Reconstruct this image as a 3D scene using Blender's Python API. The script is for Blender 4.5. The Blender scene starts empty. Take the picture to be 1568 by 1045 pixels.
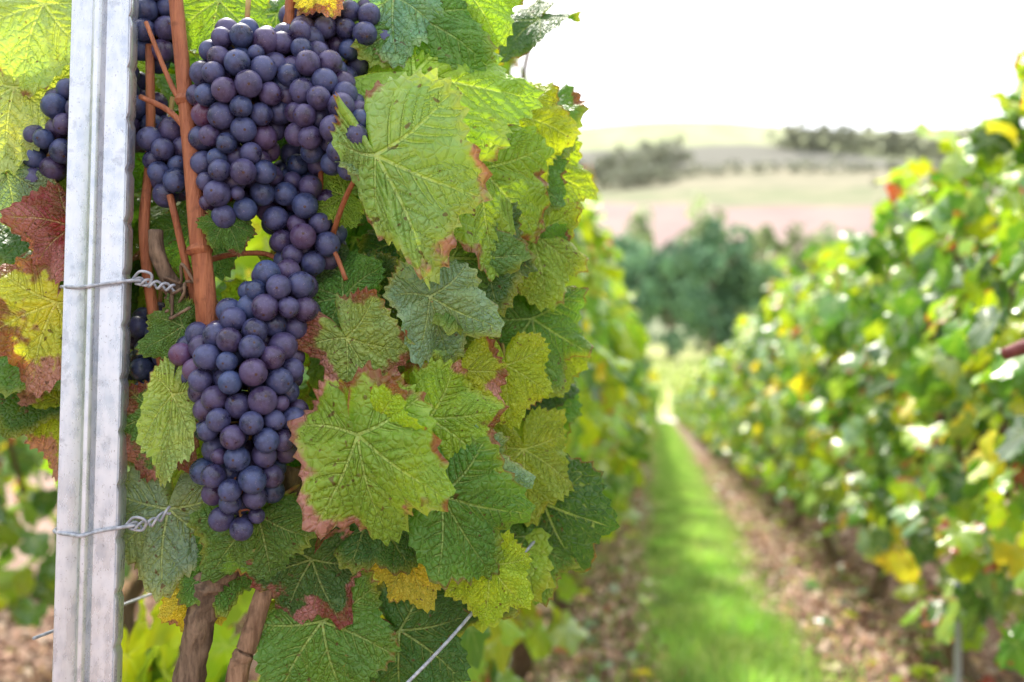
import bpy, math, numpy as np
from mathutils import Vector
rng = np.random.default_rng(11)
sc = bpy.context.scene
COL = sc.collection

# ------------------------------------------------------------------ helpers
def empty(name):
    o = bpy.data.objects.new(name, None); o.empty_display_size = 0.1; COL.objects.link(o); return o
def obj(name, me, parent=None, loc=(0,0,0), rotz=0, scale=(1,1,1)):
    o = bpy.data.objects.new(name, me); COL.objects.link(o)
    o.location = loc; o.rotation_euler = (0,0,rotz); o.scale = scale
    if parent: o.parent = parent
    return o
def mesh_np(name, V, Fs, mats, attrs=None, smooth=True, midx=None):
    me = bpy.data.meshes.new(name)
    V = np.asarray(V, dtype=np.float32)
    if not isinstance(Fs, list): Fs = [Fs]
    Fs = [np.asarray(f, dtype=np.int32) for f in Fs if len(f)]
    loops = np.concatenate([f.ravel() for f in Fs])
    tot = np.concatenate([np.full(len(f), f.shape[1], dtype=np.int32) for f in Fs])
    start = np.concatenate([[0], np.cumsum(tot)[:-1]]).astype(np.int32)
    me.vertices.add(len(V)); me.vertices.foreach_set("co", V.ravel())
    me.loops.add(len(loops)); me.loops.foreach_set("vertex_index", loops)
    me.polygons.add(len(tot)); me.polygons.foreach_set("loop_start", start)
    if midx is not None: me.polygons.foreach_set("material_index", np.asarray(midx, dtype=np.int32))
    me.update(calc_edges=True); me.validate()
    if smooth: me.polygons.foreach_set("use_smooth", np.ones(len(me.polygons), dtype=bool))
    for k, a in (attrs or {}).items():
        a = np.asarray(a, dtype=np.float32)
        if a.ndim == 1:
            at = me.attributes.new(k, 'FLOAT', 'POINT'); at.data.foreach_set("value", a)
        else:
            at = me.attributes.new(k, 'FLOAT_VECTOR', 'POINT'); at.data.foreach_set("vector", a.ravel())
    for m in (mats if isinstance(mats, (list,tuple)) else [mats]): me.materials.append(m)
    return me
def nrm(v): return v/np.maximum(np.linalg.norm(v, axis=-1, keepdims=True), 1e-9)

# ------------------------------------------------------------------ node helpers
class NT:
    def __init__(s, name):
        s.m = bpy.data.materials.new(name); s.m.use_nodes = True
        s.t = s.m.node_tree; s.t.nodes.clear()
        s.out = s.t.nodes.new('ShaderNodeOutputMaterial')
    def n(s, typ, **kw):
        nd = s.t.nodes.new(typ)
        for k, v in kw.items(): setattr(nd, k, v)
        return nd
    def link(s, a, b): s.t.links.new(a, b)
    def put(s, sock, v):
        if hasattr(v, 'is_linked') or isinstance(v, bpy.types.NodeSocket): s.link(v, sock)
        else: sock.default_value = v
    def math(s, op, a, b=0.0, clamp=False):
        nd = s.n('ShaderNodeMath', operation=op, use_clamp=clamp); s.put(nd.inputs[0], a); s.put(nd.inputs[1], b); return nd.outputs[0]
    def mr(s, v, a, b, c=0.0, d=1.0):
        nd = s.n('ShaderNodeMapRange', interpolation_type='SMOOTHSTEP')
        s.put(nd.inputs[0], v); nd.inputs[1].default_value=a; nd.inputs[2].default_value=b; nd.inputs[3].default_value=c; nd.inputs[4].default_value=d
        return nd.outputs[0]
    def mix(s, f, a, b, blend='MIX'):
        nd = s.n('ShaderNodeMix', data_type='RGBA', blend_type=blend)
        s.put(nd.inputs[0], f); 
        for i, v in ((6,a),(7,b)):
            if isinstance(v, tuple): v = (v[0],v[1],v[2],1.0)
            s.put(nd.inputs[i], v)
        return nd.outputs[2]
    def attr(s, name, vec=False):
        nd = s.n('ShaderNodeAttribute', attribute_name=name); return nd.outputs['Vector' if vec else 'Fac']
    def noise(s, vec, scale, detail=3, rough=0.55):
        nd = s.n('ShaderNodeTexNoise'); nd.inputs['Scale'].default_value=scale; nd.inputs['Detail'].default_value=detail
        nd.inputs['Roughness'].default_value=rough
        if vec is not None: s.link(vec, nd.inputs['Vector'])
        return nd.outputs['Fac']
    def vor(s, vec, scale, feature='F1'):
        nd = s.n('ShaderNodeTexVoronoi', feature=feature); nd.inputs['Scale'].default_value=scale
        s.link(vec, nd.inputs['Vector']); return nd.outputs['Distance']
    def bump(s, h, strength, dist):
        nd = s.n('ShaderNodeBump'); nd.inputs['Strength'].default_value=strength; nd.inputs['Distance'].default_value=dist
        s.link(h, nd.inputs['Height']); return nd.outputs[0]
    def bsdf(s, col, rough=0.5, spec=0.5, metal=0.0, normal=None):
        p = s.n('ShaderNodeBsdfPrincipled')
        if isinstance(col, tuple): col=(col[0],col[1],col[2],1)
        s.put(p.inputs['Base Color'], col); s.put(p.inputs['Roughness'], rough); s.put(p.inputs['Specular IOR Level'], spec); s.put(p.inputs['Metallic'], metal)
        if normal is not None: s.link(normal, p.inputs['Normal'])
        return p
    def done(s, sh): s.link(sh, s.out.inputs[0]); return s.m

def mat_leaf():
    t = NT('vine_leaf')
    tint = t.attr('tint', True); co = t.attr('leafco', True); edge = t.attr('edge'); red = t.attr('red')
    dm = t.attr('dmain'); ds = t.attr('dsec')
    n1 = t.noise(co, 2.2, 3); n2 = t.noise(co, 9, 3); n3 = t.noise(co, 1.3, 1)
    col = t.mix(t.mr(n1, .38, .7, 0, .6), tint, t.mix(1.0, tint, (1.4, 1.12, .5), 'MULTIPLY'))
    col = t.mix(t.mr(n2, .4, .75, 0, .35), col, t.mix(1.0, col, (.55,.68,.6), 'MULTIPLY'))
    em = t.math('MULTIPLY', t.mr(edge, .8, 1.0), t.mr(n3,.4,.6))
    col = t.mix(t.math('MULTIPLY', em, .4), col, (.50,.46,.05))
    vm = t.mr(dm, 0.0, 0.011, 1, 0); vs = t.mr(ds, 0.0, 0.009, 1, 0)
    net = t.vor(co, 16, 'DISTANCE_TO_EDGE'); vt = t.mr(net, 0.0, .09, 1, 0)
    vein = t.math('MAXIMUM', t.math('MULTIPLY', vm, .8), t.math('MAXIMUM', t.math('MULTIPLY', vs, .48), t.math('MULTIPLY', vt, .13)))
    rf = t.math('ADD', t.math('MULTIPLY', edge, .75), t.math('MULTIPLY', n1, 1.3))
    rf = t.math('ADD', rf, t.math('MULTIPLY', red, .50)); rf = t.math('ADD', rf, t.math('MULTIPLY', n2, .35))
    rm = t.math('MULTIPLY', t.mr(rf, 1.76, 1.88), t.mr(red, 0.02, .2))
    redc = t.mix(t.mr(n2,.4,.6), (.28,.04,.055), (.24,.08,.04))
    redc = t.mix(t.mr(n3,.45,.65), redc, (.50,.20,.21))
    col = t.mix(t.math('MULTIPLY',rm,.9), col, redc)
    br = t.math('MULTIPLY', t.mr(edge, .95, .985), t.mr(n1,.50,.60)); col = t.mix(t.math('MULTIPLY',br,.7), col, (.22,.10,.04))
    col = t.mix(vein, col, t.mix(.5, t.mix(1.0, col, (1.6,1.5,1.2),'MULTIPLY'), (.58,.68,.30)))
    sp = t.mr(t.noise(co, 14, 1), .68, .72); sp = t.math('MULTIPLY', sp, t.mr(n3,.42,.55))
    col = t.mix(t.math('MULTIPLY', sp, .75), col, (.14,.06,.03))
    h = t.math('ADD', t.math('MULTIPLY', t.math('MINIMUM', net, .25), 1.4), t.math('MULTIPLY', t.math('ADD', vm, vs), -.7))
    h = t.math('ADD', h, t.math('MULTIPLY', n2, .6))
    nb = t.bump(h, .85, .003)
    p = t.bsdf(col, t.mr(n2,.3,.7,.34,.5), .5, 0, nb)
    tr = t.n('ShaderNodeBsdfTranslucent'); t.link(t.mix(1.0, col, (1.9,1.85,.6), 'MULTIPLY'), tr.inputs[0]); t.link(nb, tr.inputs['Normal'])
    mx = t.n('ShaderNodeMixShader'); mx.inputs[0].default_value=.38
    t.link(p.outputs[0], mx.inputs[1]); t.link(tr.outputs[0], mx.inputs[2])
    return t.done(mx.outputs[0])
def mat_leaf_far():
    t = NT('vine_leaf_row')
    tint = t.attr('tint', True); co = t.attr('leafco', True); edge = t.attr('edge'); red = t.attr('red')
    n1 = t.noise(co, 2.5, 1)
    col = t.mix(t.mr(n1, .35, .7, 0, .6), tint, t.mix(1.0, tint, (1.4, 1.12, .5), 'MULTIPLY'))
    rf = t.math('ADD', t.math('MULTIPLY', edge, .75), t.math('ADD', t.math('MULTIPLY', n1, 1.3), t.math('MULTIPLY', red, .5)))
    rm = t.math('MULTIPLY', t.mr(rf, 1.60, 1.76), t.mr(red, 0.02, .2))
    col = t.mix(rm, col, (.40,.10,.07))
    col = t.mix(t.mr(t.attr('dmain'), 0.0, .02, .4, 0), col, (.55,.65,.28))
    p = t.bsdf(col, .28, 1.0)
    tr = t.n('ShaderNodeBsdfTranslucent'); t.link(t.mix(1.0, col, (1.8,1.75,.65), 'MULTIPLY'), tr.inputs[0])
    mx = t.n('ShaderNodeMixShader'); mx.inputs[0].default_value=.32
    t.link(p.outputs[0], mx.inputs[1]); t.link(tr.outputs[0], mx.inputs[2])
    return t.done(mx.outputs[0])
def mat_berry():
    t = NT('grape_skin')
    co = t.attr('bco', True); rnd = t.attr('rnd'); pole = t.attr('pole')
    base = t.mix(t.mr(rnd, .0, 1.0), (.006,.009,.032), (.022,.008,.028))
    base = t.mix(t.mr(rnd, .975, .99), base, (.09,.018,.045))
    n1 = t.noise(co, 90, 4, .65); n2 = t.noise(co, 420, 3); n3 = t.noise(co, 1200, 2)
    bl = t.math('ADD', t.mr(n1,.3,.62,.16,.85), t.math('MULTIPLY', t.math('SUBTRACT', n2, .5), .8))
    bloom = t.mix(rnd, (.075,.115,.28), (.125,.095,.225))
    col = t.mix(t.math('MULTIPLY', bl, .74), base, bloom)
    col = t.mix(t.mr(pole, .985, .992), col, (.05,.02,.01))
    col = t.mix(t.math('MULTIPLY', t.mr(n3,.66,.7), .35), col, (.4,.34,.36))
    p = t.bsdf(col, t.mr(bl, 0,1,.22,.50), .5, 0, t.bump(n2, .12, .0006))
    return t.done(p.outputs[0])
def mat_bark(name, c1, c2, scale=60, rough=.75, stretch=6):
    t = NT(name)
    g = t.n('ShaderNodeNewGeometry').outputs['Position']
    mp = t.n('ShaderNodeMapping'); mp.inputs['Scale'].default_value=(stretch,stretch,1); t.link(g, mp.inputs[0])
    n = t.noise(mp.outputs[0], scale/stretch, 6, .65); n2 = t.noise(g, scale*.6, 3)
    col = t.mix(t.mr(n,.3,.7), c1, c2); col = t.mix(t.mr(n2,.55,.75,0,.5), col, (c1[0]*.4,c1[1]*.4,c1[2]*.4))
    p = t.bsdf(col, rough, .35, 0, t.bump(n, .9, .003))
    return t.done(p.outputs[0])
def mat_zinc():
    t = NT('galvanised_steel')
    g = t.n('ShaderNodeNewGeometry').outputs['Position']
    mp = t.n('ShaderNodeMapping'); mp.inputs['Scale'].default_value=(1,1,.3); t.link(g, mp.inputs[0])
    n = t.noise(mp.outputs[0], 150, 4, .6); n2 = t.noise(g, 25, 4); n3 = t.noise(g, 700, 2); n4=t.noise(g,60,5,.7)
    v = t.vor(g, 130)
    col = t.mix(t.mr(n,.35,.65), (.44,.49,.57), (.62,.66,.74))
    col = t.mix(t.mr(v,.2,.7,0,.3), col, (.78,.80,.84))
    col = t.mix(t.mr(n2,.5,.7,0,.4), col, (.72,.74,.77))
    col = t.mix(t.mr(n4,.57,.65,0,.5), col, (.32,.35,.40))
    col = t.mix(t.mr(n3,.65,.70,0,.6), col, (.24,.24,.26))
    p = t.bsdf(col, t.mr(n,.3,.7,.22,.38), .5, .6, t.bump(n, .15, .0005))
    return t.done(p.outputs[0])
def mat_plain(name, c1, c2, scale, rough=.8, trans=None, attr=None, bumpd=0.0, spec=.3, det=3):
    t = NT(name)
    g = t.n('ShaderNodeNewGeometry').outputs['Position']
    n = t.noise(g, scale, det, .6)
    col = t.mix(t.mr(n,.35,.65), c1, c2)
    if attr: col = t.mix(1.0, col, t.attr(attr, True), 'MULTIPLY')
    p = t.bsdf(col, rough, spec, 0, t.bump(n,.6,bumpd) if bumpd else None)
    if trans:
        tr = t.n('ShaderNodeBsdfTranslucent'); t.link(t.mix(1.0, col, (1.5,1.4,.7),'MULTIPLY'), tr.inputs[0])
        mx = t.n('ShaderNodeMixShader'); mx.inputs[0].default_value=trans
        t.link(p.outputs[0], mx.inputs[1]); t.link(tr.outputs[0], mx.inputs[2]); return t.done(mx.outputs[0])
    return t.done(p.outputs[0])

M_leaf = mat_leaf(); M_leaff = mat_leaf_far(); M_berry = mat_berry(); M_zinc = mat_zinc()
M_cane = mat_bark('cane_bark', (.26,.08,.035), (.44,.16,.07), 240, .5, 8)
M_trunk = mat_bark('old_vine_bark', (.07,.045,.03), (.26,.18,.12), 160, .9, 5)
M_pet = mat_plain('petiole_skin', (.34,.28,.07), (.36,.12,.08), 60, .5)
M_wire = mat_plain('wire_steel', (.26,.29,.34), (.46,.49,.55), 300, .35, spec=.6)
M_grass = mat_plain('grass_blade', (.28,.52,.12), (.44,.66,.22), 3, .4, .4, 'tint', det=1)
M_litter = mat_plain('leaf_litter', (1,.95,.9), (.6,.5,.45), 60, .85, None, 'tint', det=1)
M_tree = mat_plain('hazy_tree_foliage', (.17,.25,.17), (.25,.33,.22), .4, .8, None, 'tint', det=1)  # pale base colour stands in for haze over the distance
M_gravel = mat_plain('pale_gravel', (.62,.58,.50), (.75,.70,.62), 3)

# ------------------------------------------------------------------ grape leaf template
def leaf_template(R, NA, teeth, seed, veins=True, xneg=1.0, xpos=1.0):
    r = np.random.default_rng(seed)
    key = np.array([[0,1.0],[14,.90],[27,.76],[38,.82],[50,.90],[62,.84],[78,.68],[92,.70],[105,.73],[122,.67],[142,.60],[158,.55],[170,.40],[177,.2],[180,.06]])
    th = np.linspace(-math.pi, math.pi, NA+1)
    deg = np.degrees(np.abs(th))
    kl = key.copy(); kl[:,1] *= 1+r.normal(0,.05,len(key)); kr = key.copy(); kr[:,1]*=1+r.normal(0,.05,len(key))
    ro = np.where(th<0, np.interp(deg, kl[:,0], kl[:,1]), np.interp(deg, kr[:,0], kr[:,1]))
    ro = np.convolve(np.pad(ro,3,mode='edge'), np.ones(7)/7, 'valid') if NA>100 else ro
    ph = th*teeth/(2*math.pi)+r.normal(0,.12)*np.sin(3*th)
    saw = 1-np.abs(2*(ph-np.floor(ph))-1)
    saw = saw**1.2
    amp = .08*(0.6+.6*np.cos(th*teeth/(2*math.pi)*math.pi+1)**2)*np.where(deg>165,0,1)
    tt = (saw-.5)*amp
    rho = (np.arange(1,R+1)/R)[:,None]
    rad = rho*(ro[None]+tt[None]*rho**5)
    x = rad*np.sin(th)[None]*.95; y = rad*np.cos(th)[None]
    P = np.concatenate([[[0,0]], np.stack([x.ravel(), y.ravel()],1)])
    rr = np.concatenate([[0], np.broadcast_to(rho, rad.shape).ravel()])
    tht = np.concatenate([[0], np.broadcast_to(th[None], rad.shape).ravel()])
    n1 = NA+1
    j = np.arange(NA)
    tri = np.stack([np.zeros(NA,int), 1+j+1, 1+j],1)
    i = np.arange(R-1)[:,None]
    a = 1+i*n1+j[None]
    quad = np.stack([a, a+1, a+n1+1, a+n1],-1).reshape(-1,4)
    segs=[]; segs2=[]
    for d,L in ((0,.97),(50,.86),(-50,.86),(105,.68),(-105,.68)):
        a_=math.radians(d); D=np.array([math.sin(a_)*.95,math.cos(a_)]); 
        Nn=np.array([D[1],-D[0]]); bow=r.uniform(.02,.05)*r.choice([-1,1])
        f=lambda s: D*L*s+Nn*bow*math.sin(s*math.pi)
        for q in range(6): segs.append((f(q/6),f((q+1)/6),.012*(1-q/6*.8),.012*(1-(q+1)/6*.8)))
        s=.16+r.uniform(0,.04)
        while s<.93:
            for sg in (1,-1):
                ang=a_+sg*math.radians(46+r.uniform(-6,6))
                ln=min(s*L*1.0, .62*L*(1-s)+.1)
                if abs(d)==105 and sg*d>0: ln=.55*L*(1-s)+.12
                p0=f(s+r.uniform(-.02,.02))
                for q in range(3):
                    D2=np.array([math.sin(ang)*.95,math.cos(ang)]); p1=p0+D2*ln/3; segs2.append((p0,p1,.006*(1-q*.28),.006*(.72-q*.28))); p0=p1; ang-=sg*math.radians(7)
            s+=.125+r.uniform(-.01,.02)
    def dist(S):
        best=np.full(len(P),9.)
        for p0,p1,w0,w1 in S:
            d=p1-p0; q=np.clip(((P-p0)@d)/(d@d),0,1)
            ds=np.linalg.norm(P-(p0+q[:,None]*d),axis=1)-(w0+(w1-w0)*q)
            best=np.minimum(best,ds)
        return best
    dm=dist(segs) if veins else np.full(len(P),.1)
    d2=dist(segs2) if veins else np.full(len(P),.1)
    z=.038*(1-np.exp(-np.maximum(np.minimum(dm,d2),0)/.04)) if veins else np.zeros(len(P))
    P=P.copy(); P[:,0]*=np.where(P[:,0]<0,xneg,xpos)
    return dict(P=P, z=z, rho=rr, th=tht, dm=dm, ds=d2, tri=tri, quad=quad)

def leaves(T, pos, mid, nor, size, k1, k2, fold, wave, tint, red):
    K=len(pos); N=len(T['P'])
    x=np.broadcast_to(T['P'][:,0],(K,N)).copy(); y=np.broadcast_to(T['P'][:,1],(K,N)).copy(); z=np.broadcast_to(T['z'],(K,N)).copy()
    rho=T['rho'][None]; th=T['th'][None]
    p1=rng.uniform(0,6.28,(K,1)); p2=rng.uniform(0,6.28,(K,1)); p3=rng.uniform(0,6.28,(K,1))
    z+=wave[:,None]*(rho**2*np.sin(3*th+p1)*.9+rho**3*np.sin(8*th+p2)*.36+rho**4*np.sin(15*th+p3)*.16)
    f=fold[:,None]; z+=f*(np.sqrt(x*x+.004)-.063)
    z+= -0.10*wave[:,None]/.08*np.abs(np.sin(th*3.6))*rho**2*.3
    k=k1[:,None]+1e-4; ang=k*y
    z2=-(1/k-(1/k+z)*np.cos(ang)); y2=(1/k+z)*np.sin(ang)
    k=k2[:,None]+1e-4; ang=k*x
    x3=(1/k+z2)*np.sin(ang); z3=-(1/k-(1/k+z2)*np.cos(ang))
    L=np.stack([x3,y2,z3],-1)*size[:,None,None]
    nor=nrm(nor); mid=nrm(mid-nor*np.sum(mid*nor,-1,keepdims=True)); lx=np.cross(mid,nor)
    M=np.stack([lx,mid,nor],1)
    W=np.einsum('kni,kij->knj',L,M)+pos[:,None,:]
    off=np.arange(K)[:,None,None]*N
    tri=(T['tri'][None]+off).reshape(-1,3); quad=(T['quad'][None]+off).reshape(-1,4)
    rep=lambda a: np.broadcast_to(a,(K,N)).ravel()
    seed=rng.uniform(0,50,(K,1))
    lc=np.stack([rep(T['P'][:,0])+rep(seed), rep(T['P'][:,1])+rep(seed*.7), rep(seed)],-1)
    at=dict(dmain=rep(T['dm']),dsec=rep(T['ds']),edge=rep(T['rho']),red=rep(red[:,None]),
            tint=np.repeat(tint,N,axis=0), leafco=lc)
    return W.reshape(-1,3),tri,quad,at
def merge(parts):
    V=[];T=[];Q=[];A={}
    o=0
    for v,t,q,a in parts:
        V.append(v);T.append(t+o);Q.append(q+o);o+=len(v)
        for k in a: A.setdefault(k,[]).append(a[k])
    return np.concatenate(V),np.concatenate(T),np.concatenate(Q),{k:np.concatenate(a) for k,a in A.items()}

TH=[leaf_template(44,176,t,s) for t,s in ((38,1),(34,2),(42,3))]
# for a hanging leaf seen from its upper side local +x points to the left-hand side
THX={'L':leaf_template(44,176,38,1,xneg=1.0,xpos=.34),'N':leaf_template(44,176,36,9,xneg=.88,xpos=.70),'R':leaf_template(44,176,36,12,xneg=.45,xpos=.38)}
TM=[leaf_template(7,60,20,s) for s in (4,5)]
TI=[leaf_template(18,96,32,s) for s in (7,8)]
TL=[leaf_template(3,26,13,6,False)]

PAL={'green':(.11,.26,.05),'dark':(.055,.15,.038),'yg':(.35,.48,.03),'pale':(.29,.44,.13),'pale2':(.42,.53,.18),'blue':(.22,.38,.24),
     'yellow':(.66,.60,.07),'red':(.36,.06,.06),'lime':(.26,.44,.05)}

# ------------------------------------------------------------------ tubes
def tube(pts, rad, nseg=12, sub=6, rough=0.0):
    pts=np.asarray(pts,float); rad=np.asarray(rad,float)
    n=len(pts); P=np.vstack([2*pts[0]-pts[1],pts,2*pts[-1]-pts[-2]])
    out=[];rr=[]
    for i in range(n-1):
        p0,p1,p2,p3=P[i:i+4]
        for t in np.linspace(0,1,sub,endpoint=False):
            out.append(.5*((2*p1)+(-p0+p2)*t+(2*p0-5*p1+4*p2-p3)*t*t+(-p0+3*p1-3*p2+p3)*t**3)); rr.append(rad[i]*(1-t)+rad[i+1]*t)
    out.append(pts[-1]);rr.append(rad[-1]); C=np.array(out);rr=np.array(rr)
    T=nrm(np.gradient(C,axis=0)); up=np.array([.31,.2,.93]); 
    U=nrm(np.cross(T,up)); W=np.cross(T,U)
    a=np.linspace(0,2*math.pi,nseg,endpoint=False)
    r=rr[:,None]*(1+rough*(np.sin(3*a[None]+np.arange(len(C))[:,None]*.35)*.5+rng.normal(0,.45,(len(C),nseg))))
    V=C[:,None]+r[...,None]*(np.cos(a)[None,:,None]*U[:,None]+np.sin(a)[None,:,None]*W[:,None])
    V=V.reshape(-1,3); m=len(C)
    i=np.arange(m-1)[:,None]; j=np.arange(nseg)[None]; j2=(j+1)%nseg
    Q=np.stack([i*nseg+j,i*nseg+j2,(i+1)*nseg+j2,(i+1)*nseg+j],-1).reshape(-1,4)
    V=np.vstack([V,C[0],C[-1]]); b=len(V)-2
    j=np.arange(nseg); Tn=np.vstack([np.stack([np.full(nseg,b),(j+1)%nseg,j],1),np.stack([np.full(nseg,b+1),(m-1)*nseg+j,(m-1)*nseg+(j+1)%nseg],1)])
    return V,Tn,Q,{}
def tubes(name, lst, mat, parent=None):
    v,t,q,_=merge(lst); return obj(name, mesh_np(name,v,[t,q],mat), parent)

# ------------------------------------------------------------------ local frame of the hero vine (millimetres; a along, b up from fruit wire 0.7 m, c outwards into the aisle)
YAW=math.radians(8.4); cy,sy=math.cos(YAW),math.sin(YAW)
FA=np.array([cy,sy,0.]); FB=np.array([0,0,1.]); FC=np.array([sy,-cy,0.]); FO=np.array([-.61*sy,.61*cy,.7])
def F(a,b,c): return FO+(a*FA+b*FB+c*FC)/1000.
FM=np.stack([FA,FB,FC])

vine=empty('grapevine')
#  a,b,c, midrib angle, length, tilt_x, tilt_y, tint, red, fold, k1, k2, shape
HL=[
(-80,146,35,-66,82,14,6,'pale',.4,.35,.5,.4,'L'),
(-78,154,22,112,46,-5,5,'blue',.1,.5,.4,.4,'N'),
(-62,210,-10,-4,86,0,5,'lime',.05,.25,.5,.5,0),
(-66,250,-14,-30,60,0,5,'green',.0,.15,.5,.5,0),
(-20,152,-22,-84,74,5,35,'lime',.55,.3,.3,.5,0),
(2,196,-50,-65,56,0,20,'yg',0,.1,.4,.4,0),
(-50,66,6,-66,52,15,20,'blue',.0,.5,.6,.4,'N'),
(-38,92,-10,-42,56,5,25,'green',.0,.3,.4,.4,0),
(-99,40,15,-54,50,12,-5,'pale',.65,.45,.5,.4,'N'),
(-104,66,0,150,44,-10,0,'green',.0,.25,.6,.4,0),
(-88,-17,40,-76,73,10,-8,'lime',.52,.5,.6,.5,'N'),
(-82,-14,32,-2,42,30,-35,'yg',.6,.8,.3,.9,'N'),
(-50,-8,4,-40,52,5,0,'lime',.35,.3,.4,.4,0),
(-42,-54,10,-56,66,10,10,'green',.0,.4,.5,.4,'N'),
(-152,-66,8,-128,50,10,0,'green',.15,.3,.6,.6,0),
(-214,-5,0,-108,44,5,-5,'green',.9,.3,.4,.4,0),
(-199,6,26,-96,54,5,10,'pale2',.1,.7,.4,.3,'R'),
(-212,-64,-10,-92,54,10,0,'blue',.0,.3,.4,.5,0),
(-201,48,4,-150,30,0,0,'green',.1,.3,.4,.4,0),
(-122,-94,-4,-112,46,12,10,'dark',.7,.35,.5,.5,0),
(-116,-132,-8,-72,58,5,0,'green',.3,.3,.4,.4,0),
(-70,-140,-20,-40,54,5,15,'dark',.1,.2,.4,.4,0),
(-306,262,-26,-98,68,-5,5,'pale2',.35,.2,.3,.2,0),
(-322,205,-22,-88,60,0,10,'pale2',.2,.2,.3,.2,0),
(-322,150,-14,-80,40,0,20,'blue',.2,.2,.4,.4,0),
(-286,64,-12,-104,62,5,5,'yellow',1.1,.3,.4,.4,0),
(-276,112,-12,-140,40,0,10,'red',1.4,.8,.9,.5,0),
(-280,160,-30,-105,42,0,0,'lime',1.0,.3,.4,.4,0),
(-122,264,4,-60,28,0,0,'yellow',.8,.2,.4,.4,0),
(-76,262,-14,-85,50,0,0,'blue',.0,.2,.4,.4,0),
(-34,278,-30,-60,52,0,0,'lime',.0,.2,.4,.4,0),
(-190,262,-20,-90,48,0,0,'lime',.0,.2,.4,.4,0),
(-104,130,-2,165,30,0,0,'lime',.0,.3,.4,.4,0),
(-172,110,18,-66,22,0,20,'green',.3,.4,.6,.4,0),
(-198,-118,-18,-95,26,0,20,'yellow',.2,.4,.4,.4,0),
(-64,-94,-22,-68,36,0,0,'yellow',.1,.2,.4,.4,0),
(-14,-98,-12,-96,38,0,0,'yg',.0,.2,.4,.4,0),
(-24,-40,-4,-62,42,10,20,'blue',.0,.4,.4,.4,0),
(-4,26,-42,-82,42,0,0,'yg',.2,.2,.4,.4,0),
(-26,108,-26,-72,54,0,10,'dark',.0,.2,.4,.4,0),
(-34,22,-20,-104,46,0,0,'yg',.6,.2,.4,.4,0),
(-60,110,-32,-110,50,0,0,'dark',.0,.2,.4,.4,0),
(-205,118,-30,-60,42,0,0,'green',.0,.2,.4,.4,0),
(-84,-60,-10,-60,50,0,0,'dark',.1,.2,.4,.4,0),
(-294,0,-60,-100,50,0,0,'yg',.9,.2,.4,.4,0),
(-306,90,-60,-80,60,0,0,'lime',.6,.2,.4,.4,0),
(-178,-96,-12,-140,36,0,10,'green',.0,.3,.4,.4,0),
(-100,80,-12,-100,40,0,10,'dark',.0,.3,.4,.4,0),
(12,120,-70,-80,56,0,15,'lime',.0,.2,.4,.4,0),
(14,60,-80,-75,56,0,15,'green',.0,.2,.4,.4,0),
(8,-30,-70,-85,52,0,15,'lime',.1,.2,.4,.4,0),
(10,-90,-80,-80,46,0,15,'green',.1,.2,.4,.4,0),
(20,170,-90,-70,54,0,15,'yg',.0,.2,.4,.4,0),
]
def rotframe(tx,ty,ps):
    tx,ty,ps=map(math.radians,(tx,ty,ps))
    m=np.array([math.cos(ps),math.sin(ps),0.]); n=np.array([0,0,1.])
    Rx=np.array([[1,0,0],[0,math.cos(tx),-math.sin(tx)],[0,math.sin(tx),math.cos(tx)]])
    Ry=np.array([[math.cos(ty),0,math.sin(ty)],[0,1,0],[-math.sin(ty),0,math.cos(ty)]])
    R=Ry@Rx; return (R@m)@FM,(R@n)@FM
parts=[]; pets=[]
for i,h in enumerate(HL):
    a,b,c,ps,L,tx,ty,tn,rd,fo,k1,k2,shp=h
    m,n=rotframe(tx-14,ty,ps); tc=np.array(PAL[tn])*(1+rng.normal(0,.06,3))
    one=lambda v: np.array([v],float)
    T_=THX[shp] if shp else TH[i%3]
    parts.append(leaves(T_,F(a,b,c)[None],m[None],n[None],one(L/1000),one(k1),one(k2),one(fo*.6),one(rng.uniform(.10,.17)),tc[None],one(rd)))
    p0=F(a,b,c)-n*.0008; d=rng.uniform(-1,1)
    pets.append(tube([p0+m*.004,p0-m*.008-n*.006,p0-m*.02-n*.026+FB*.006*d,p0-m*.03-n*.06],[.0011,.0012,.0013,.0016],8,5))
v,t_,q,at=merge(parts)
obj('leaves',mesh_np('leaves',v,[t_,q],M_leaf,at),vine)
tubes('petioles',pets,M_pet,vine)

def rand_tint(K,mode='row'):
    names=['green','dark','lime','yg','pale','blue','yellow','red']
    p={'row':[.28,.20,.18,.12,.07,.11,.03,.01],'bright':[.24,.15,.21,.15,.08,.13,.03,.01],'sunny':[.15,.06,.30,.32,.08,.05,.035,.005],'inner_shade':[.4,.34,.16,.06,.02,.02,0,0]}[mode]  # last set leans to dark greens, painting shadow depth into inner leaves
    idx=rng.choice(len(names),K,p=p); t=np.array([PAL[n] for n in names])[idx]
    return t*(1+rng.normal(0,.12,(K,1)))*(1+rng.normal(0,.05,(K,3)))

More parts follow.
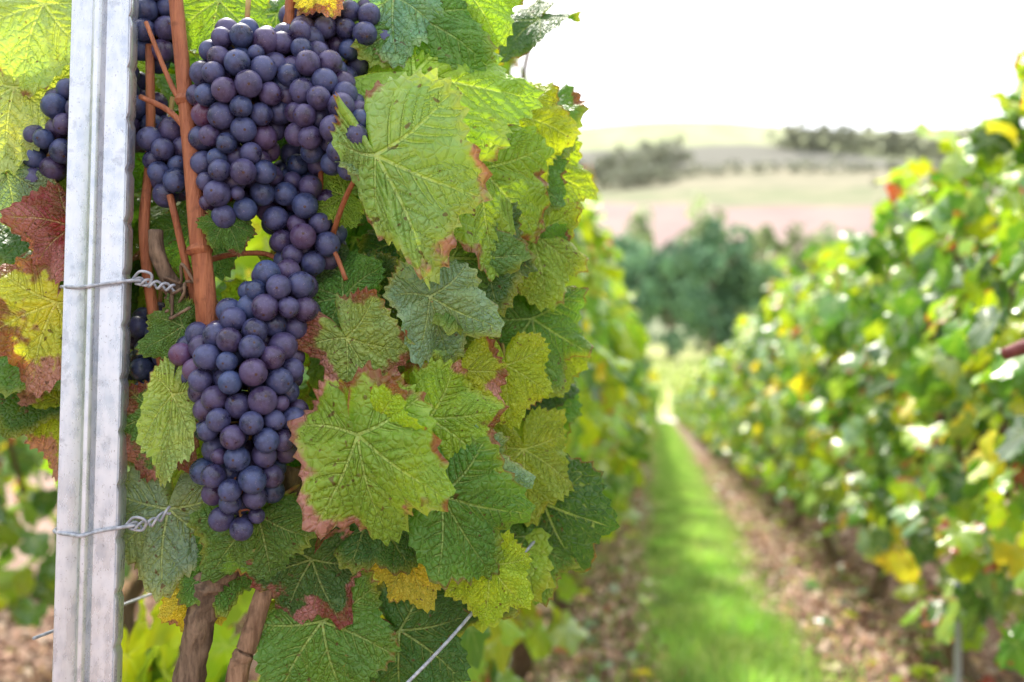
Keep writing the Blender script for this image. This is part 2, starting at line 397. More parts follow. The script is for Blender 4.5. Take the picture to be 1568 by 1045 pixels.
# filler leaves behind, inside the same plant; darker tints paint in the interior shade
K=115
a=rng.uniform(-345,30,K); b=rng.uniform(-125,300,K); c=-rng.uniform(55,160,K)
keep=~((b<-30)&(a<-205)); a,b,c=a[keep],b[keep],c[keep]; K=len(a)
pos=FO+(a[:,None]*FA+b[:,None]*FB+c[:,None]*FC)/1000
ps=rng.normal(-85,40,K)
mn=[rotframe(rng.normal(-15,22),rng.normal(5,30),p) for p in ps]
pp=leaves(TI[0],pos,np.array([m for m,_ in mn]),np.array([n for _,n in mn]),rng.uniform(.045,.072,K),rng.uniform(.2,.8,K),rng.uniform(.2,.7,K),rng.uniform(.05,.3,K),rng.uniform(.07,.14,K),rand_tint(K,'inner_shade'),np.clip(rng.normal(0,.4,K),0,1))
obj('inner_leaves',mesh_np('inner_leaves',pp[0],[pp[1],pp[2]],M_leaf,pp[3]),vine)

# canes, spurs and trunk
canes=[
 tube([F(-212,280,8),F(-204,215,8),F(-197,160,10),F(-190,110,14),F(-186,80,14),F(-183,46,10),F(-176,0,-10),F(-170,-50,-20)],[.0042,.0045,.0050,.0058,.0062,.0068,.0066,.006],16,8,.03),
 tube([F(-190,96,14),F(-189,93,14),F(-189,90,14)],[.0066,.0085,.0066],16,5,.05),
 tube([F(-201,190,9),F(-201,187,9),F(-201,184,9)],[.0048,.0062,.0048],14,5,.04),
 tube([F(-232,230,-14),F(-230,160,-14),F(-232,110,-12),F(-226,60,-14),F(-215,0,-20)],[.0028,.0030,.0034,.0036,.004],12,6,.04),
 tube([F(-140,270,-8),F(-142,235,-8),F(-150,190,-20)],[.0036,.0038,.004],12,6,.03),
 tube([F(-228,238,4),F(-214,205,6),F(-206,190,8),F(-201,186,9)],[.0014,.0016,.0019,.0022],10,5,.02),
 tube([F(-232,192,0),F(-216,184,4),F(-206,176,8),F(-199,168,9)],[.0016,.0018,.002,.0024],10,5,.02),
 tube([F(-212,130,0),F(-198,70,-4),F(-190,40,-8)],[.0022,.0026,.003],10,5,.03),
 tube([F(-120,150,-6),F(-118,110,-4),F(-108,92,4),F(-101,76,8)],[.0016,.0016,.0015,.0015],10,5,.03),
 tube([F(-84,146,33),F(-98,128,20),F(-110,108,0),F(-118,90,-20)],[.0014,.0016,.0018,.002],10,5,.02),
 tube([F(-60,-52,6),F(-90,-58,-5),F(-130,-70,-10)],[.0014,.0017,.002],10,5,.02),
 tube([F(-180,46,0),F(-180,20,4),F(-176,0,2)],[.003,.0026,.002],10,5,.02),
 tube([F(-187,88,6),F(-172,94,-6),F(-152,94,-10),F(-141,82,-4),F(-140,62,8)],[.0020,.0017,.0016,.0016,.0015],10,5,.03),
]
tubes('canes',canes,M_cane,vine)
spurs=[tube([F(-222,108,-4),F(-220,95,-2),F(-214,80,-4),F(-206,66,-8),F(-200,50,-14)],[.0042,.0048,.0050,.0055,.006],14,6,.12),
 tube([F(-152,-85,-22),F(-166,-94,-16),F(-182,-106,-12),F(-190,-122,-12),F(-197,-160,-14),F(-204,-220,-16),F(-215,-400,-20),F(-220,-705,-25)],[.007,.009,.0098,.009,.0086,.011,.016,.022],22,9,.20),
 tube([F(-140,-40,-34),F(-148,-70,-30),F(-152,-90,-22),F(-172,-100,-18)],[.007,.009,.010,.0095],18,8,.13)]
tubes('old_trunk',spurs,M_trunk,vine)
M_cane2=mat_bark('young_trunk_bark',(.13,.07,.04),(.34,.21,.13),200,.8,6)
tubes('young_trunk',[tube([F(-146,-88,-14),F(-152,-115,-8),F(-160,-145,-4),F(-168,-180,-4),F(-180,-350,-15),F(-190,-705,-25)],[.0050,.0056,.0062,.0068,.010,.013],18,9,.06)],M_cane2,vine)
td=[]
for s in range(9):
    p=np.array([-215+rng.uniform(-6,10),72+rng.uniform(-18,6),-2.]); pts=[p.copy()]
    for k in range(6):
        p=p+np.array([rng.normal(4,5),rng.normal(-3,6),rng.normal(0,4)]); pts.append(p.copy())
    td.append(tube([F(*x) for x in pts],[.0010]*len(pts),7,5,.1))
tubes('dry_tendrils',td,M_trunk,vine)

# ------------------------------------------------------------------ grape bunches
def uvsphere(ns=22,nr=14):
    V=[[0,0,1]];
    for i in range(1,nr):
        p=math.pi*i/nr
        for j in range(ns):
            q=2*math.pi*j/ns; V.append([math.sin(p)*math.cos(q),math.sin(p)*math.sin(q),math.cos(p)])
    V.append([0,0,-1]); T=[];Q=[]
    for j in range(ns):
        T.append([0,1+j,1+(j+1)%ns]); b=1+(nr-2)*ns; T.append([len(V)-1,b+(j+1)%ns,b+j])
    for i in range(nr-2):
        for j in range(ns):
            a=1+i*ns; Q.append([a+j,a+ns+j,a+ns+(j+1)%ns,a+(j+1)%ns])
    return np.array(V,float),np.array(T),np.array(Q)
SPH=uvsphere()
def bunch(blobs, rb=7.3, name='grape_bunch', sp=SPH, stub=18):
    B=np.array(blobs,float); cen=B[:,:3]; R=B[:,3]
    def sdf(P):
        best=np.full(len(P),1e9); near=np.zeros((len(P),3))
        for i in range(len(B)):
            d=np.linalg.norm(P-cen[i],axis=1)-R[i]; m=d<best; best[m]=d[m]; near[m]=cen[i]
        return best,near
    lo=(cen-R[:,None]).min(0); hi=(cen+R[:,None]).max(0)
    S=rng.uniform(lo,hi,(60000,3)); d,_=sdf(S)
    pts=[]
    for lay,(depth,ms) in enumerate(((rb*.95,1.50),(rb*2.5,1.6))):
        cand=S[np.abs(d+depth)<rb*.4]
        for p in cand[:6000]:
            if not pts or np.min(np.linalg.norm(np.array(pts)-p,axis=1))>ms*rb: pts.append(p)
    P=np.array(pts); n0=len(P); rad=rb*np.clip(rng.normal(1,.08,n0),.8,1.15)
    small=rng.random(n0)<.04; rad[small]*=.72
    for it in range(60):
        D=P[:,None]-P[None]; dd=np.linalg.norm(D,axis=2)+np.eye(n0)*99
        ov=np.maximum((rad[:,None]+rad[None])*.95-dd,0)
        P=P+(D/dd[...,None]*ov[...,None]).sum(1)*.28
        dist,near=sdf(P); out=np.maximum(dist+rb*.8,0)
        P=P+nrm(near-P)*(out*.35)[:,None]
    V0,T0,Q0=sp; N=len(V0)
    dist,near=sdf(P)
    dirn=nrm(P-near+rng.normal(0,2.5,P.shape)+np.array([0,-4,0]))
    h=rng.normal(size=P.shape); u=nrm(np.cross(dirn,h)); w=np.cross(dirn,u)
    M=np.stack([u,w,dirn],1)
    L=V0[None]*rad[:,None,None]*np.array([1,1,1.04])
    W=np.einsum('kni,kij->knj',L,M)+P[:,None]
    W=W.reshape(-1,3); Wd=FO+(W[:,0:1]*FA+W[:,1:2]*FB+W[:,2:3]*FC)/1000
    off=np.arange(n0)[:,None,None]*N
    tri=(T0[None]+off).reshape(-1,3); quad=(Q0[None]+off).reshape(-1,4)
    at=dict(bco=Wd,rnd=np.repeat(rng.random(n0)**1.2,N),pole=np.tile(V0[:,2],n0))
    root=empty(name)
    obj('berries',mesh_np('berries',Wd,[tri,quad],M_berry,at),root)
    top=cen[0]+np.array([0,R[0]+stub,-6])
    st=[tube([F(*top)]+[F(*x) for x in cen],[.0017]+[.0015]*len(cen),8,5)]
    for p,nr_ in list(zip(P,near))[::2]: st.append(tube([F(*nr_),F(*((p+nr_)/2+np.array([0,2,0]))),F(*p)],[.0008,.0006,.0006],6,3))
    tubes('stems',st,M_pet,root)
    return root
bunch([(-140,62,16,24),(-154,42,18,25),(-186,28,14,20),(-158,20,20,34),(-154,-10,20,33),(-159,-38,20,27),(-160,-62,20,17)],stub=-2)
bunch([(-166,212,4,27),(-166,190,6,33),(-170,165,6,26),(-168,142,8,26),(-172,124,10,19)])
bunch([(-134,220,0,19),(-122,196,6,24),(-112,172,12,26),(-97,157,18,22)])
bunch([(-126,244,-22,24),(-98,238,-22,24),(-118,212,-26,22)])
bunch([(-130,148,-26,24),(-134,122,-14,26),(-128,102,-10,24)])
bunch([(-218,162,-12,17),(-213,142,-10,16)])
bunch([(-260,205,-32,22),(-280,188,-28,24),(-294,168,-26,20),(-304,152,-26,13),(-242,185,-32,20)])
bunch([(-230,238,-24,20),(-232,262,-24,20)])
bunch([(-232,46,-40,20),(-228,22,-40,24),(-232,0,-40,16)])

# ------------------------------------------------------------------ galvanised post
def post():
    root=empty('metal_vineyard_post')
    prof=[(-19,-9),(-19.2,-1),(-18,1.4),(-16.6,.4),(-5,1.4),(-3.2,5.5),(-1.2,7),(1.0,7),(2.6,5.2),(4,1.2),(16.5,-.4),(18,.8),(19,-1.4),(19,-10)]
    prof=np.array(prof,float); 
    d=nrm(np.gradient(prof,axis=0))
    inner=prof-np.stack([-d[:,1],d[:,0]],1)*1.8
    ring=np.vstack([prof,inner[::-1]]); m=len(ring)
    hs=list(np.arange(-720,860,4.0)); V=[]
    for k,hh in enumerate(hs):
        r=ring.copy()
        if (k%8)==0 and k>90:
            r[[11,12,13],0]-=1.3
        for x,z in r: V.append(F(-254+x, hh, 8+z))
    V=np.array(V); n=len(hs)
    i=np.arange(n-1)[:,None]; j=np.arange(m)[None]; j2=(j+1)%m
    Q=np.stack([i*m+j,i*m+j2,(i+1)*m+j2,(i+1)*m+j],-1).reshape(-1,4)
    o=obj('steel_profile',mesh_np('steel_profile',V,[Q],M_zinc,smooth=False),root)
    bv=o.modifiers.new('b','BEVEL'); bv.width=.0005; bv.segments=2; bv.limit_method='ANGLE'; bv.angle_limit=math.radians(22)
    w=[]
    for hb in (72,-76):
        w.append(tube([F(-278,hb+1,-6),F(-274.5,hb,6),F(-262,hb-1,12),F(-254,hb-1,16.8),F(-246,hb+1,12),F(-234,hb+3,10),F(-226,hb+4,6)],[.0011]*7,8,6))
        for ph in (0,math.pi):
            pts=[]
            for k in range(22):
                s=k/21; ang=ph+s*14
                pts.append(F(-230+s*24, hb+4-s*5+(14*s*s if hb<0 else 0)+2.1*math.sin(ang), 5+2.1*math.cos(ang)))
            w.append(tube(pts,[.0009]*22,7,3))
        w.append(tube([F(-232,hb+4,6),F(-226,hb+9,9),F(-219,hb+7,9),F(-222,hb+1,6),F(-230,hb+2,6)],[.0009]*5,7,5))
    tubes('tie_wires',w,M_wire,root)
post()
wr=empty('trellis_wire')
ww=[]
for z,x in ((.772,-.37),(1.05,-.32),(1.05,-.42),(.55,-.40)):
    ww.append(tube([(x,.60,z),(x,1.2,z),(x,3,z-.01),(x,8,z),(x,20,z),(x,40,z)],[.0011]*6,6,3))
ww.append(tube([F(-70,-172,10),F(-40,-145,-10),F(-14,-120,-40),F(30,-80,-100)],[.0011]*4,8,6))
tubes('wires',ww,M_wire,wr)

# ------------------------------------------------------------------ vine rows
def hedge_part(K,T,L=1.0,z0=.33,z1=1.22,w=.17,mode='row',sz=(.042,.066)):
    side=rng.choice([-1,1],K); y=rng.uniform(0,L,K); z=z0+(z1-z0)*rng.beta(1.1,1.0,K)
    prof=w*(.72+.45*np.sin(np.pi*np.clip((z-z0)/(z1-z0),0,1)**.8))
    bul=.05*np.sin(y*6.28/L*2+1)+.03*np.sin(z*9)
    x=side*(prof+bul*.5+rng.normal(0,.042,K)-np.abs(rng.normal(0,.03,K)))
    topm=rng.random(K)<.16; x=np.where(topm,rng.uniform(-w,w,K),x); z=np.where(topm,z1+rng.normal(0,.05,K),z)
    inn=rng.random(K)<.18; x=np.where(inn,rng.uniform(-w*.7,w*.7,K),x)
    n=np.stack([side*rng.uniform(.3,1.1,K),rng.normal(-.1,.6,K),rng.normal(.5,.42,K)],1); n[topm,2]+=1
    m=np.stack([side*.3+rng.normal(0,.35,K),rng.normal(0,.6,K),rng.normal(-.9,.45,K)],1)
    pos=np.stack([x,y,z],1)
    return leaves(T,pos,m,n,rng.uniform(*sz,K),rng.uniform(.1,.9,K),rng.uniform(.1,.8,K),rng.uniform(0,.45,K),rng.uniform(.06,.17,K),rand_tint(K,mode),np.clip(rng.normal(-.02,.38,K),0,1.1))
def shoots(K):
    ls=[];tb=[]
    for i in range(K):
        y=rng.uniform(0,1); x=rng.uniform(-.12,.12); h=rng.uniform(.08,.2)
        p=np.array([x,y,1.2]); d=np.array([rng.normal(0,.3),rng.normal(0,.4),1.])
        pts=[p,p+d*h*.5,p+d*h+np.array([rng.normal(0,.03),rng.normal(0,.03),0])]
        tb.append(tube(pts,[.003,.0025,.0015],6,3))
        k=7; pos=np.array([pts[0]+(pts[2]-pts[0])*s for s in np.linspace(.1,1,k)])
        n=nrm(rng.normal(0,1,(k,3))+[0,0,.8]); m=rng.normal(0,1,(k,3))
        ls.append(leaves(TM[1],pos,m,n,rng.uniform(.025,.05,k),rng.uniform(.2,.9,k),rng.uniform(.2,.7,k),rng.uniform(.1,.4,k),rng.uniform(.07,.12,k),rand_tint(k,'sunny'),np.clip(rng.normal(.35,.45,k),0,1)))
    return ls,tb
secs=[];woods=[]
for s in range(6):
    sh,tb=shoots(5)
    v,t_,q,at=merge([hedge_part(600,TM[s%2],z0=.24,mode='sunny' if s==5 else ('bright' if s%2 else 'row'))]+sh)
    secs.append(mesh_np('hedge_leaves',v,[t_,q],M_leaff,at))
    x0=rng.normal(0,.02)
    wd=[tube([(x0+.02,.5+rng.normal(0,.05),-.01),(x0-.02,.48,.12),(x0+.03,.53,.27),(x0,.5,.42),(x0,.3,.6),(x0,.1,.66)],[.030,.024,.021,.022,.014,.009],14,6,.12)]
    for k in range(6): wd.append(tube([(x0,.1+.15*k,.5),(rng.normal(0,.05),.1+.15*k,.85),(rng.normal(0,.08),.12+.15*k,1.2)],[.006,.005,.003],7,4,.03))
    v,t_,q,_=merge(wd+tb); woods.append(mesh_np('hedge_wood',v,[t_,q],M_trunk))
low=[]
for s in range(3):
    v,t_,q,at=merge([hedge_part(300,TL[0],L=1.0,z0=.24,mode='bright' if s%2 else 'row',sz=(.05,.075))])
    low.append(mesh_np('hedge_leaves_far',v,[t_,q],M_leaff,at))
def row(x,y0,y1,zs=1.0,near=10,xs=1.0,start=0,first=None):
    root=empty('vine_row'); k=start
    y=y0
    while y<y1:
        me=secs[k%5] if y<near else low[k%3]
        fl=(k*7)%2; xx=xs
        if first and y<y0+len(first): xx=first[int(y-y0)]; me=secs[5]
        o=obj('foliage_%d'%k,me,root,(x+rng.normal(0,.012)-(xs-xx)*.06,y+(1 if fl else 0),0),math.pi if fl else 0,(xx,1,zs*(1+rng.normal(0,.02))))
        if y<22: obj('wood_%d'%k,woods[(k*3)%5],root,(x,y+(1 if fl else 0),0),math.pi if fl else 0,(1,1,zs))
        y+=1.0; k+=1
    return root
row(-.355,.90,41,1.05,9,1.0,first=[.84,1.04,1.04,1.0])
row(.76,.2,41,.99,9,1.0,2)
row(-1.46,-.8,30,1.0,4,1.0,1)
row(-2.56,-1,20,1.0,0,1.0,3)
row(1.86,1,41,1.0,0,1.0,0)

# red-brown cane end sticking out of the right-hand row and the small stake beneath it
tubes('vine_cane',[tube([(.60,1.30,.80),(.50,1.24,.785),(.43,1.20,.772),(.385,1.19,.757)],[.006,.009,.010,.007],12,6,.04)],mat_bark('red_cane_bark',(.16,.035,.04),(.26,.07,.07),120,.5,4))
sk=empty('vineyard_stake'); tubes('steel_rod',[tube([(.575,2.10,-.02),(.575,2.10,.15),(.58,2.10,.34)],[.007,.007,.007],10,4)],M_wire,sk)
tubes('cap',[tube([(.58,2.10,.337),(.58,2.10,.345),(.58,2.10,.352)],[.008,.009,.006],10,3)],M_wire,sk)

# ------------------------------------------------------------------ terrain
HY=np.array([-30,45,70,90,150,300,450,600,800,950,1500.]); HZ=np.array([0,0,1.8,3.9,10,47,94,143,227,240,200.])
def hz(x,y):
    z=np.interp(y,HY,HZ); z=z-np.clip((y-300)/500,0,1)*np.maximum(x-60,0)*.07
    z=z+np.clip((y-300)/300,0,1)*4*np.sin(x*.021+y*.01)
    return z
def grid(xs,ys,dz=None):
    X,Y=np.meshgrid(xs,ys); Z=hz(X,Y)
    if dz is not None: Z=Z+dz(X,Y)
    n=len(xs); i=np.arange(len(ys)-1)[:,None]; j=np.arange(n-1)[None]; a=i*n+j
    return np.stack([X,Y,Z],-1).reshape(-1,3),np.stack([a,a+1,a+n+1,a+n],-1).reshape(-1,4)
def mat_ground():
    t=NT('vineyard_soil'); g=t.n('ShaderNodeNewGeometry').outputs['Position']
    n=t.noise(g,9,5,.7); n2=t.noise(g,70,3,.7); v=t.vor(g,55)
    col=t.mix(t.mr(n,.35,.65),(.29,.19,.15),(.46,.34,.28)); col=t.mix(t.mr(n2,.4,.65,0,.7),col,(.18,.11,.08))
    col=t.mix(t.mr(v,.0,.28,.55,0),col,(.57,.44,.36))
    sx=t.n('ShaderNodeSeparateXYZ'); t.link(g,sx.inputs[0])
    fy=t.mr(sx.outputs[1],44,50); far=t.mix(t.mr(n,.4,.6),(.36,.42,.15),(.48,.48,.22))
    col=t.mix(fy,col,far)
    p=t.bsdf(col,.9,.2,0,t.bump(n2,.8,.012)); return t.done(p.outputs[0])
xs=np.unique(np.concatenate([np.linspace(-260,-6,18),np.linspace(-6,6,61),np.linspace(6,330,22)])); ys=np.unique(np.concatenate([np.linspace(-12,0,8),np.linspace(0,12,70),np.linspace(12,45,24),np.linspace(45,150,20)]))
nz=lambda X,Y: (.012*np.sin(X*9+Y*2)*np.sin(Y*7)+.008*np.sin(X*23)*np.sin(Y*19)-.01)*np.exp(-np.maximum(Y-12,0)/6)
v,q=grid(xs,ys,nz); obj('ground',mesh_np('ground',v,[q],mat_ground()))
def mat_hill():
    t=NT('hazy_hill_fields'); g=t.n('ShaderNodeNewGeometry').outputs['Position']  # aerial haze is painted in: field colours are paled, no volume
    sx=t.n('ShaderNodeSeparateXYZ'); t.link(g,sx.inputs[0]); x,y=sx.outputs[0],sx.outputs[1]
    w=t.math('MULTIPLY',t.math('SUBTRACT',t.noise(g,.012,3),.5),60.0)
    yy=t.math('ADD',y,w); yy=t.math('ADD',yy,t.math('MULTIPLY',x,.35))
    n=t.noise(g,.05,4)
    col=t.mix(t.mr(n,.35,.65),(.27,.20,.185),(.33,.245,.22))          # ploughed pink field
    col=t.mix(t.mr(yy,235,262,1,0),col,(.23,.26,.16))
    col=t.mix(t.mr(yy,430,445),col,t.mix(t.mr(n,.4,.6),(.20,.22,.13),(.25,.25,.16)))
    col=t.mix(t.mr(yy,500,508),col,t.mix(t.mr(n,.4,.6),(.24,.235,.16),(.29,.27,.19)))
    col=t.mix(t.mr(yy,585,595),col,(.18,.18,.15))
    col=t.mix(t.mr(yy,665,680),col,t.mix(t.mr(n,.4,.6),(.30,.34,.18),(.36,.38,.23)))
    p=t.bsdf(col,.95,.1); return t.done(p.outputs[0])
v,q=grid(np.linspace(-700,1000,120),np.linspace(150,1500,110)); obj('hill',mesh_np('hill',v,[q],mat_hill()))
v,q=grid(np.linspace(-30,40,60),np.linspace(41.6,46,6),lambda X,Y:0*X+.015); obj('gravel_track',mesh_np('gravel_track',v,[q],M_gravel))

# grass path -----------------------------------------------------------------
def blades(K,L,x0,x1,h=(.03,.085),sd=.26):
    x=x0+(x1-x0)*np.clip(rng.normal(.5,sd,K),-.35,1.35); y=rng.uniform(0,L,K)
    hh=rng.uniform(*h,K)*(1-.5*np.abs((x-x0)/(x1-x0)-.5)); az=rng.uniform(0,6.28,K); w=rng.uniform(.0014,.0034,K); ben=rng.uniform(.1,.9,K); ba=rng.uniform(0,6.28,K)
    V=np.zeros((K,7,3)); dx=np.cos(az)*w; dy=np.sin(az)*w
    for i,(s,ws) in enumerate(((0,1),(.4,.9),(.75,.6))):
        cx=x+np.cos(ba)*ben*hh*s*s; cy_=y+np.sin(ba)*ben*hh*s*s; cz=hh*s*(1-.3*ben*s)
        V[:,2*i]=np.stack([cx-dx*ws,cy_-dy*ws,cz],1); V[:,2*i+1]=np.stack([cx+dx*ws,cy_+dy*ws,cz],1)
    V[:,6]=np.stack([x+np.cos(ba)*ben*hh,y+np.sin(ba)*ben*hh,hh*(1-.3*ben)],1)
    o=np.arange(K)[:,None,None]*7
    Q=(np.array([[0,1,3,2],[2,3,5,4]])[None]+o).reshape(-1,4); T=(np.array([[4,5,6]])[None]+o).reshape(-1,3)
    pt=.85+.3*np.sin(x*14+1)*np.sin(y*9+x*5)
    t=np.array([1,1,1])*(1+rng.normal(0,.25,(K,1)))*pt[:,None]; dry=rng.random(K)<.10; t[dry]=[1.6,1.1,1.8]
    return V.reshape(-1,3),T,Q,dict(tint=np.repeat(t,7,axis=0))
gp=empty('grass_path')
gm=[]
for s in range(3):
    v,t_,q,at=blades(9500,1.0,-.22,.22,(.03,.11),.24); gm.append(mesh_np('grass_blades',v,[t_,q],M_grass,at))
for k in range(40):
    obj('tuft_%d'%k,gm[k%3],gp,(.165+.02*math.sin(k*1.7),1.2+k,-.004),0,(1,1,1+.15*math.sin(k*2.3)))
ys=np.linspace(1.0,41.5,340); V=[];Q=[]
for i,y in enumerate(ys):
    l=-.03+.03*math.sin(y*5)+.02*math.sin(y*13+1)+rng.normal(0,.012); r=.355+.03*math.sin(y*4+2)+.02*math.sin(y*11)+rng.normal(0,.012)
    for s in np.linspace(0,1,6): V.append([l+(r-l)*s,y,.012])
    if i: 
        for j in range(5): b=(i-1)*6+j; Q.append([b,b+1,b+7,b+6])
obj('turf',mesh_np('turf',V,[np.array(Q)],mat_plain('turf_base',(.19,.32,.07),(.32,.41,.14),30,.9)),gp)

# litter -----------------------------------------------------------------
def litter(K,W,L):
    x=rng.uniform(-W/2,W/2,K); y=rng.uniform(0,L,K); ln=rng.uniform(.006,.045,K); wd=ln*rng.uniform(.2,.8,K); az=rng.uniform(0,6.28,K)
    V=np.zeros((K,6,3)); cu=rng.uniform(0,.6,K)*ln; z=rng.uniform(.004,.02,K); ti=rng.normal(0,.4,K)
    for i,(s,ww_,h) in enumerate(((-.5,.5,0),(0,1,1),(.5,.4,.1))):
        for k,sg in enumerate((-1,1)):
            px=s*ln; py=sg*ww_*wd*.5
            V[:,i*2+k]=np.stack([x+px*np.cos(az)-py*np.sin(az),y+px*np.sin(az)+py*np.cos(az),z+h*cu+ti*py],1)
    o=np.arange(K)[:,None,None]*6; Q=(np.array([[0,1,3,2],[2,3,5,4]])[None]+o).reshape(-1,4)
    pal=np.array([[.58,.40,.33],[.36,.22,.16],[.76,.63,.54],[.16,.09,.065],[.60,.42,.22],[.34,.36,.12]]); t=pal[rng.choice(6,K,p=[.25,.25,.18,.20,.08,.04])]
    return V.reshape(-1,3),Q,dict(tint=np.repeat(t,6,axis=0))
lt=empty('ground_litter')
lm=[]
for s in range(3):
    v,q,at=litter(2600,1.15,1.0); lm.append(mesh_np('litter',v,[q],M_litter,at,smooth=False))
kk=0
for cx in (-2.0,-.9,.2,1.3):
    for y in range(0,14):
        if cx<-1.5 and y>6: continue
        obj('litter_%d'%kk,lm[kk%3],lt,(cx,y,0),0); kk+=1
v1=blades(5000,14,-.5,-.05,(.02,.06)); v2=blades(2600,14,.46,.9,(.02,.06))
v,t_,q,at=merge([v1,v2]); wv=empty('weeds'); obj('weed_blades',mesh_np('weed_blades',v,[t_,q],M_grass,at),wv)
K=420; pos=np.stack([np.where(rng.random(K)<.6,rng.uniform(-.5,-.02,K),rng.uniform(.46,.8,K)),1.6+10*rng.random(K)**1.5,rng.uniform(.01,.06,K)],1)
w_=leaves(TL[0],pos,rng.normal(0,1,(K,3)),rng.normal(0,.4,(K,3))+[0,0,1],rng.uniform(.014,.045,K),rng.uniform(.1,.8,K),rng.uniform(.1,.8,K),rng.uniform(0,.3,K),rng.uniform(.05,.1,K),rand_tint(K,'bright'),np.clip(rng.normal(.3,.5,K),0,1))
obj('weed_leaves',mesh_np('weed_leaves',w_[0],[w_[1],w_[2]],M_leaff,w_[3]),wv)

# ------------------------------------------------------------------ distant vegetation
def crown(K,cen,rad,tint,fs,ncl=40):
    cl=rng.normal(0,1,(ncl,3)); cl=nrm(cl)*rng.uniform(.35,1,(ncl,1))**.6; cr=rng.uniform(.16,.34,ncl)
    i=rng.integers(0,ncl,K); p=cl[i]+nrm(rng.normal(0,1,(K,3)))*cr[i][:,None]*rng.uniform(.6,1.05,(K,1))
    p=p*rad+cen; s=rng.uniform(.5,1,K)*fs
    n=nrm(rng.normal(0,1,(K,3))); u=nrm(np.cross(n,rng.normal(0,1,(K,3)))); w=np.cross(n,u)
    V=np.stack([p-u*s[:,None],p-w*s[:,None]*.6,p+u*s[:,None],p+w*s[:,None]*.6],1).reshape(-1,3)
    Q=np.arange(4*K).reshape(-1,4); shade=(.7+.6*rng.random(ncl))[i]
    t=np.array(tint)[None]*shade[:,None]*(1+rng.normal(0,.1,(K,1)))
    return V,np.zeros((0,3),int),Q,dict(tint=np.repeat(t,4,axis=0))
M_bark=mat_bark('tree_bark',(.14,.11,.09),(.25,.2,.16),3,.9,2)
def tree(x,y,h,w,tint,K=2600,name='deciduous_tree'):
    root=empty(name); z=float(hz(np.array(x),np.array(y)))
    tr=[tube([(x,y,z-.3),(x+.1*w*.2,y,z+h*.3),(x,y,z+h*.7)],[h*.03,h*.022,h*.008],9,5,.05)]
    for k in range(7):
        a=k*.9+rng.random(); b=z+h*(.25+.06*k); tr.append(tube([(x,y,b),(x+math.cos(a)*w*.2,y+math.sin(a)*w*.2,b+h*.1),(x+math.cos(a)*w*.38,y+math.sin(a)*w*.38,b+h*.2)],[h*.012,h*.008,h*.003],6,4))
    tubes('trunk',tr,M_bark,root)
    v,t_,q,at=crown(K,np.array([x,y,z+h*.56]),np.array([w/2,w/2,h*.46]),tint,h*.04)
    obj('crown',mesh_np('crown',v,[q],M_tree,at,smooth=False),root)
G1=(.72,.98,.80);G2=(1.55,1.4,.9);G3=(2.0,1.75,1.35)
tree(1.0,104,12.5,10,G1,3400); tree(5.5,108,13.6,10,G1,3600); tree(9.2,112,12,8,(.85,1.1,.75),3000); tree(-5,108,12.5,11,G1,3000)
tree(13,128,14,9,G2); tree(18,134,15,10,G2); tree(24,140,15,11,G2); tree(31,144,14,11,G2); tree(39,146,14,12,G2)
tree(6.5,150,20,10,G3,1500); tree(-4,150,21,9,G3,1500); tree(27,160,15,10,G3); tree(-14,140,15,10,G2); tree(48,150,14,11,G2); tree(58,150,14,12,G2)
def wood(x0,x1,y0,y1,h,n,tint,name='distant_trees'):
    root=empty(name); ps=[]
    for k in range(n):
        s=(k+rng.uniform(-.3,.3))/n; x=x0+(x1-x0)*s; y=y0+(y1-y0)*s+rng.normal(0,4); z=float(hz(np.array(x),np.array(y))); hh=h*rng.uniform(.55,1.2)
        ps.append(crown(500,np.array([x,y,z+hh*.45]),np.array([hh*.6,hh*.6,hh*.5]),tint,hh*.08,14))
    v,t_,q,at=merge(ps); obj('crowns',mesh_np('crowns',v,[q],M_tree,at,smooth=False),root)
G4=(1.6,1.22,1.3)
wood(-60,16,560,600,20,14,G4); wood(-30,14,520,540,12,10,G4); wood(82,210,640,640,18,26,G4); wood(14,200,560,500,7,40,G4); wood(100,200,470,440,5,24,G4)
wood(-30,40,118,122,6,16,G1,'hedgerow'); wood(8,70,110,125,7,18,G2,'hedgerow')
vb=empty('vineyard_block'); ps=[]
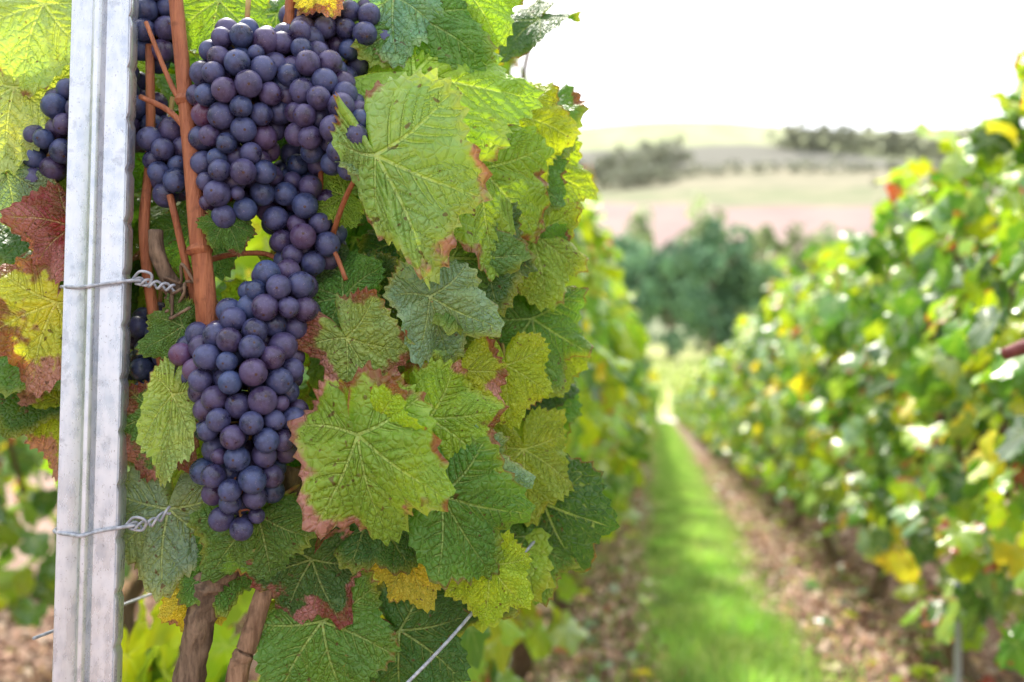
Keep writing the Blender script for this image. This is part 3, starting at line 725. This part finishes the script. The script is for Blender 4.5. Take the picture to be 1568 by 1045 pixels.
for r_ in range(10):
    y=50+r_*4.0; K=700; x=rng.uniform(-16,26,K); p=np.stack([x,y+rng.normal(0,.2,K),hz(x,y+0*x)+rng.uniform(.2,1.3,K)],1); s=rng.uniform(.1,.22,K)
    n=nrm(rng.normal(0,1,(K,3))); u=nrm(np.cross(n,rng.normal(0,1,(K,3)))); w=np.cross(n,u)
    V=np.stack([p-u*s[:,None],p-w*s[:,None],p+u*s[:,None],p+w*s[:,None]],1).reshape(-1,3)
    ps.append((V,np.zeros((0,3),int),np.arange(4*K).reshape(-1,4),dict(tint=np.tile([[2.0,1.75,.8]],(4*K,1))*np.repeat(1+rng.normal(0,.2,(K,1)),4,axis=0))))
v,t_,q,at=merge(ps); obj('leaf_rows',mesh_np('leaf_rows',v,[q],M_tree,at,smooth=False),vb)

# ------------------------------------------------------------------ light: bright hazy sky plus a veiled sun
EL=math.radians(57); AZ=math.radians(-26)
w=bpy.data.worlds.new("World"); sc.world=w; w.use_nodes=True; nt=w.node_tree
bg=nt.nodes['Background']; sk=nt.nodes.new('ShaderNodeTexSky'); sk.sky_type='NISHITA'; sk.sun_disc=False
sk.sun_elevation=EL; sk.sun_rotation=AZ; sk.dust_density=8.0; sk.air_density=1.0; sk.ozone_density=1.0
ad=nt.nodes.new('ShaderNodeMix'); ad.data_type='RGBA'; ad.blend_type='ADD'; ad.inputs[0].default_value=1.0
nt.links.new(sk.outputs[0],ad.inputs[6]); ad.inputs[7].default_value=(10.0,10.1,10.5,1)   # thin high cloud veil over the clear-sky model
nt.links.new(ad.outputs[2],bg.inputs[0]); bg.inputs[1].default_value=.15
sd=bpy.data.lights.new('sun','SUN'); sd.energy=5.0; sd.angle=math.radians(3); sd.color=(1,.95,.86)
so=bpy.data.objects.new('sun',sd); COL.objects.link(so)
S=Vector((math.sin(AZ)*math.cos(EL),math.cos(AZ)*math.cos(EL),math.sin(EL))); so.rotation_euler=S.to_track_quat('Z','Y').to_euler()
sc.view_settings.view_transform='Standard'; sc.view_settings.look='None'; sc.view_settings.exposure=0

cam=bpy.data.cameras.new('camera'); co=bpy.data.objects.new('camera',cam); COL.objects.link(co)
cam.lens=35; cam.sensor_width=36; cam.clip_start=.02; cam.clip_end=4000
co.location=(0,0,.7); co.rotation_euler=(math.radians(90+3.68),0,YAW)
cam.dof.use_dof=True; cam.dof.focus_distance=.60; cam.dof.aperture_fstop=5.0
sc.camera=co
